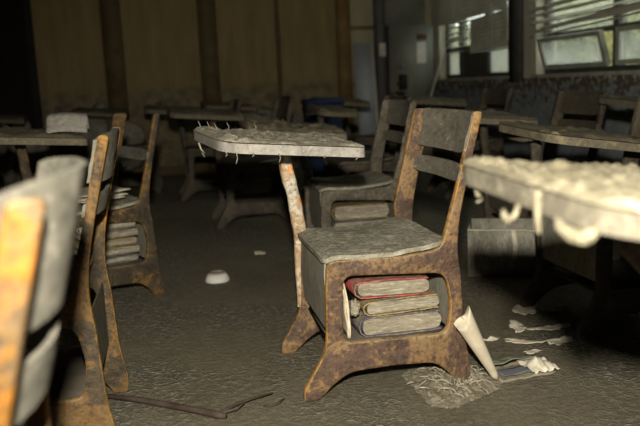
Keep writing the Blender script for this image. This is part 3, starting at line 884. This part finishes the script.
# branch lying on the floor
br = empty('branch', (-.5, 2.18, 0)); tag(br, 'dark thin branch lying on the floor at bottom left', 'branch')
def P3(x, y, z=.012): return (x+.5, y-2.18, z)
MB().tube([P3(-.72, 2.255), P3(-.6, 2.21, .014), P3(-.5, 2.165), P3(-.4, 2.11, .014), P3(-.33, 2.075), P3(-.30, 2.06)], [.007, .009, .010, .010, .012, .008]).build('stem', M_bark, br, True)
MB().tube([P3(-.325, 2.075), P3(-.28, 2.13, .016), P3(-.23, 2.16, .02), P3(-.17, 2.19, .022)], [.007, .005, .004, .002]).build('twig', M_bark, br, True)
MB().tube([P3(-.33, 2.075), P3(-.27, 2.09, .02), P3(-.25, 2.11, .03)], [.006, .004, .002]).build('twig', M_bark, br, True)
o = MB().tube([(-.195, 2.135, .006), (-.175, 2.13, .006), (-.15, 2.145, .008), (-.135, 2.17, .010)], [.003, .004, .004, .002]).build('twig', M_bark, None, True)
tag(o, 'short curved dark twig on floor in front of the front foot', 'twig')

# carton behind the main desk
M_carton = mud_mat('muddy carton', (0.22, 0.21, 0.17), (0.32, 0.305, 0.25), (0.44, 0.42, 0.35), 1.0, .6, .004, 0, (1, 1, .5))
root = empty('carton', (.965, 3.62, 0), math.radians(-14)); tag(root, 'muddy grey open carton on floor behind the backrest of sharp desk', 'box')
cw, cd, chh = .235, .14, .235
for nm, b in (('wall_panel', (-cw, cw, -cd, -cd+.008)), ('wall_panel', (-cw, cw, cd-.008, cd)), ('wall_panel', (-cw, -cw+.008, -cd+.008, cd-.008)), ('wall_panel', (cw-.008, cw, -cd+.008, cd-.008))):
    MB().box(*b, 0.004, chh).build('side', M_carton, root, False, .003)
MB().box(-cw+.008, cw-.008, -cd+.008, cd-.008, 0.0, .008).build('bottom', M_carton, root)
MB().slab(lambda u, v: (-.03+.022*u+.006*math.sin(v*4), -cd-.006, .09+.145*v), 3, 8, (0, .004, 0)).build('tape', M_paper_w, root, True)['label'] = 'pale strip of tape'
MB().slab(lambda u, v: (.19+.03*u+.012*v, -cd-.008-.01*math.sin(u*3), .05+.185*v), 3, 8, (0, .004, 0)).build('corner_flap', M_paper, root, True)['label'] = 'pale peeling corner strip'
MB().slab(lambda u, v: (-cw+2*cw*u, -cd-.004-.012*v, chh-.002+.006*fbm((u*5, v, 3), 3)), 16, 2, (0, 0, -.004)).build('rim', M_paper, root, True)

# ------------------------------------------------------------------ hanging roots and mud strands (parts of the near desks)
def strand(parent, pts, rad, mat, label=None, nm='mud_strand'):
    o = MB().tube(pts, rad).build(nm, mat, parent, True)
    return o
def top_of(root_desk): return [c for c in root_desk.children if c.name.startswith('desktop') and not c.name.startswith('desktop_arm')][0]
mt_ = top_of(main)
random.seed(3)
for u, ln in ((-.17, .035), (-.04, .028), (.20, .012), (-.12, .012), (.1, .008), (-.2, .014)):
    p = top_pt(u, .118, .748, -.093, .022, 0); p.z -= .026
    strand(mt_, [p, p+Vector((.004, -.002, -ln*.5)), p+Vector((-.002, 0, -ln))], [.003, .002, .001], M_mud)
for u, w, ln in ((-.26, .42, .05), (-.262, .35, .03)):
    p = top_pt(u, w, .748, -.093, .022, 0); p.z -= .026
    strand(mt_, [p+Vector((-.004, 0, 0)), p+Vector((.0, -.002, -ln*.5)), p+Vector((.012, 0, -ln))], [.003, .0025, .001], M_mud)
for u, w in ((-.2, .5), (-.25, .6), (-.15, .58), (-.05, .6), (-.22, .58)):
    p = top_pt(u, w, .748, -.093, .022, 0)
    strand(mt_, [p, p+Vector((.003, 0, .02)), p+Vector((-.003, .002, .036))], [.003, .002, .001], M_mud)
nt_ = top_of(near_r)
def NP(u, w, dz): 
    p = top_pt(u, w, .733, -.12, .028, 0); p.z += dz; return p
strand(nt_, [NP(-.27, .53, -.028), NP(-.268, .53, -.043), NP(-.258, .53, -.05), NP(-.27, .53, -.055)], [.005, .004, .003, .002], M_mud_near)
strand(nt_, [NP(-.282, .36, -.03), NP(-.286, .36, -.045), NP(-.288, .372, -.055), NP(-.288, .39, -.053), NP(-.286, .398, -.045)], [.004, .005, .006, .006, .004], M_mud_near)
strand(nt_, [NP(-.288, .29, .0), NP(-.29, .289, -.03), NP(-.29, .286, -.055)], [.005, .005, .004], M_mud_near)
strand(nt_, [NP(-.284, .25, -.028), NP(-.286, .235, -.038), NP(-.286, .21, -.042), NP(-.286, .18, -.038), NP(-.284, .165, -.028)], [.004, .008, .010, .010, .006], M_mud_near)

# ------------------------------------------------------------------ back wall things
def rtag(o): o.matrix_world = RM; return o
M_cab = plain_mat('grey green enamel', (0.17, 0.17, 0.14), 0.55, 0.2, 5)
M_cab_d = plain_mat('dark grey enamel', (0.09, 0.09, 0.085), 0.55, 0.2, 5)
M_lab = plain_mat('red brown label', (0.08, 0.03, 0.025), 0.7, 0.2, 8)
M_sheet = plain_mat('yellowed label sheet', (0.5, 0.48, 0.42), 0.8, 0.15, 8)
def rroot(name, s, q, z, label, cat, group=None):
    p = RM @ Vector((s, q, z)); o = empty(name, p, A); tag(o, label, cat, group); return o
r = rroot('electrical_cabinet', 1.13, -.15, .45, 'tall grey green electrical cabinet on back wall beside window', 'cabinet')
MB().box(-.255, .255, -.13, .15, 0, 1.13).build('body', M_cab, r, False, .012)
d = MB().box(-.235, .235, -.145, -.13, .02, 1.11).build('door', M_cab, r, False, .006)
MB().box(.045, .165, -.152, -.145, .96, 1.02).build('warning_label', M_lab, d)
MB().box(.045, .155, -.15, -.145, .69, .93).build('notice_sheet', M_sheet, d)
h = MB().box(-.19, -.09, -.19, -.145, .39, .57).build('lever_box', M_dark, d, False, .008)
MB().tube([(-.14, -.19, .5), (-.2, -.22, .47), (-.235, -.22, .46)], .014).build('lever', M_dark, h, True)
MB().box(-.18, -.12, -.152, -.145, .63, .7).build('latch_plate', M_cab_d, d, False, .003)
r = rroot('cable_duct', 1.06, -.14, 1.581, 'grey metal duct rising from electrical cabinet to ceiling', 'duct')
MB().box(-.23, .23, -.14, .13, 0, 1.36).build('casing', M_cab, r, False, .01)
MB().box(.235, .262, -.06, .0, -.0, 1.36).build('side_conduit', M_batten, r, False, .005)
r = rroot('pipe_column', .80, -.08, 0, 'dark square pipe casing left of the electrical cabinet', 'pipe')
MB().box(-.06, .055, -.07, .07, 0, 2.94).build('casing', M_cab_d, r, False, .008)
MB().box(-.035, .04, -.077, -.07, 1.24, 1.39).build('notice', M_sheet, r)
r = rroot('leaning_board', .60, -.28, 0, 'pale bluish board leaning against the back wall beside pipe casing', 'board')
b = MB().box(-.13, .11, -.01, .01, .0, 1.42)
b.build('panel', plain_mat('pale blue laminate', (0.3, 0.32, 0.34), .5, .15, 3), r, False, .003, rot=(-.15, 0, 0))
MB().box(.085, .11, -.016, .012, .0, 1.42).build('edge_strip', M_sheet, r, False, .003, rot=(-.15, 0, 0))
r = rroot('waste_bin', -.44, -2.46, 0, 'dark blue plastic waste bin near the back wall', 'bin')
M_blue = plain_mat('dark blue plastic', (0.014, 0.024, 0.06), 0.5, 0.2, 5)
b = MB()
b.v = [Vector(p) for p in ((-.12, -.12, 0), (.12, -.12, 0), (.12, .12, 0), (-.12, .12, 0), (-.15, -.15, .8), (.15, -.15, .8), (.15, .15, .8), (-.15, .15, .8))]
b.f = [(0, 3, 2, 1), (0, 1, 5, 4), (1, 2, 6, 5), (2, 3, 7, 6), (3, 0, 4, 7), (4, 5, 6, 7)]
b.build('body', M_blue, r, False, .02)
MB().box(-.16, .16, -.16, .16, .78, .83).build('rim', M_blue, r, False, .012)

# flood litter along the back wall: crumpled sheets and boards
M_litter = mud_mat('grey flood litter', (0.15, 0.14, 0.11), (0.22, 0.205, 0.165), (0.32, 0.3, 0.25), 1.0, .8, .01)
for lab, s, q, rr_, sd in (('low grey heap of sodden litter under the left batten', -2.45, -.42, (.36, .26, .38), 3),
                           ('grey heap of sodden litter below the thin middle batten', -.75, -.5, (.5, .3, .36), 5),
                           ('grey heap of sodden litter beside the dark doorway', -3.2, -.7, (.26, .25, .33), 8)):
    p = RM @ Vector((s, q, 0))
    o = lump('litter_heap', lab, 'litter', (p.x, p.y, 0), rr_, M_litter, sd, 1.0, 'litter heaps along back wall', .5)
    o['kind'] = 'stuff'
# white card standing on the far left desktop
p = local_pt(L_NF, L_YAW, .22, .27, .780)
o = MB().slab(lambda u, v: (-.09+.18*u, -.07+.14*v, .004+.085*(1-abs(2*v-1))+.006*math.sin(u*4)), 10, 8, (0, 0, -.002)).build('card_sheet', M_top, None, True, loc=p, rot=(0, 0, .2))
tag(o, 'dirty folded card standing tented on the desktop at far left', 'card')

# ------------------------------------------------------------------ blinds
M_blind = plain_mat('grey aluminium slats', (0.42, 0.4, 0.33), 0.5, 0.2, 6, .4)
random.seed(11)
r = rroot('venetian_blind', SR-.03, -1.45, 0, 'sagging closed grey venetian blind over the far window', 'blind')
mb = MB(); x0 = -.02
def slat(mb, q0, q1, za, zb, ang, wd=.05, sag=0.0, seed=0, dx=0.0):
    def fn(u, v):
        q = q0+(q1-q0)*u; z = za+(zb-za)*u-sag*math.sin(u*math.pi)+.004*fbm((u*6, seed, 1), 2)
        c = (v-.5)*wd
        return (dx+c*math.cos(ang), q, z+c*math.sin(ang)+.004*(1-(2*v-1)**2))
    mb.slab(fn, 14, 2, (0, 0, -.0012))
z = 1.235
while z < 2.46:
    if z >= 1.54: slat(mb, 1.13, -.68, z, z+.02, 1.25, seed=z*9)
    else:
        slat(mb, .2, -.68, z-.01, z+.02, 1.3, seed=z*9)
        slat(mb, .84, .21, z+.03*math.sin(z*30), z, .2 if int(z*100) % 2 else .7, seed=z*5)
    z += .042
add('slats', auto_smooth(mb.data('slats', M_blind), 1.0), r)
MB().box(-.03, .03, -.70, 1.14, 2.46, 2.5).build('head_rail', M_cab_d, r, False, .003)
MB().tube([(0, -.69, 1.21), (0, -.2, 1.2), (0, .2, 1.19)], .011).build('bottom_rail', M_blind, r, True)
for q in (-.4, .1, .6): MB().tube([(-.032, q, 1.2), (-.032, q, 2.46)], .002, 5).build('cord', M_sheet, r)
r = rroot('venetian_blind', SR-.05, -3.68, 0, 'tangled bent venetian blind hanging over the nearer window', 'blind')
mb = MB()
z = 1.27; i = 0
while z < 2.44:
    tw = .06*max(0, 1.75-z)
    slat(mb, 1.06+random.uniform(-.03, .03), -1.0, z+random.uniform(-tw, tw)+.0, z+random.uniform(-tw, tw)+.10*max(0, (1.9-z)), .35+random.uniform(-.5, .9), sag=random.uniform(-.03, .04)*(z < 1.7), seed=i, dx=random.uniform(-.02, .015))
    z += .034 if z < 1.45 else .048; i += 1
add('slats', auto_smooth(mb.data('slats', M_blind), 1.0), r)
MB().box(-.03, .03, -1.04, 1.06, 2.44, 2.48).build('head_rail', M_cab_d, r, False, .003)
for q in (-.7, 0, .7): MB().tube([(-.045, q, 1.25), (-.045, q, 2.44)], .002, 5).build('cord', M_sheet, r)
# pole leaning on the far window sill
p0 = RM @ Vector((SR-.35, -.25, 0)); p1 = RM @ Vector((SR-.03, -.52, 1.3))
o = MB().tube([p0+Vector((0, 0, .012)), p0.lerp(p1, .5), p1], .012).build('pole', M_sheet, None, True); tag(o, 'thin pale pole leaning against the far window sill', 'pole')
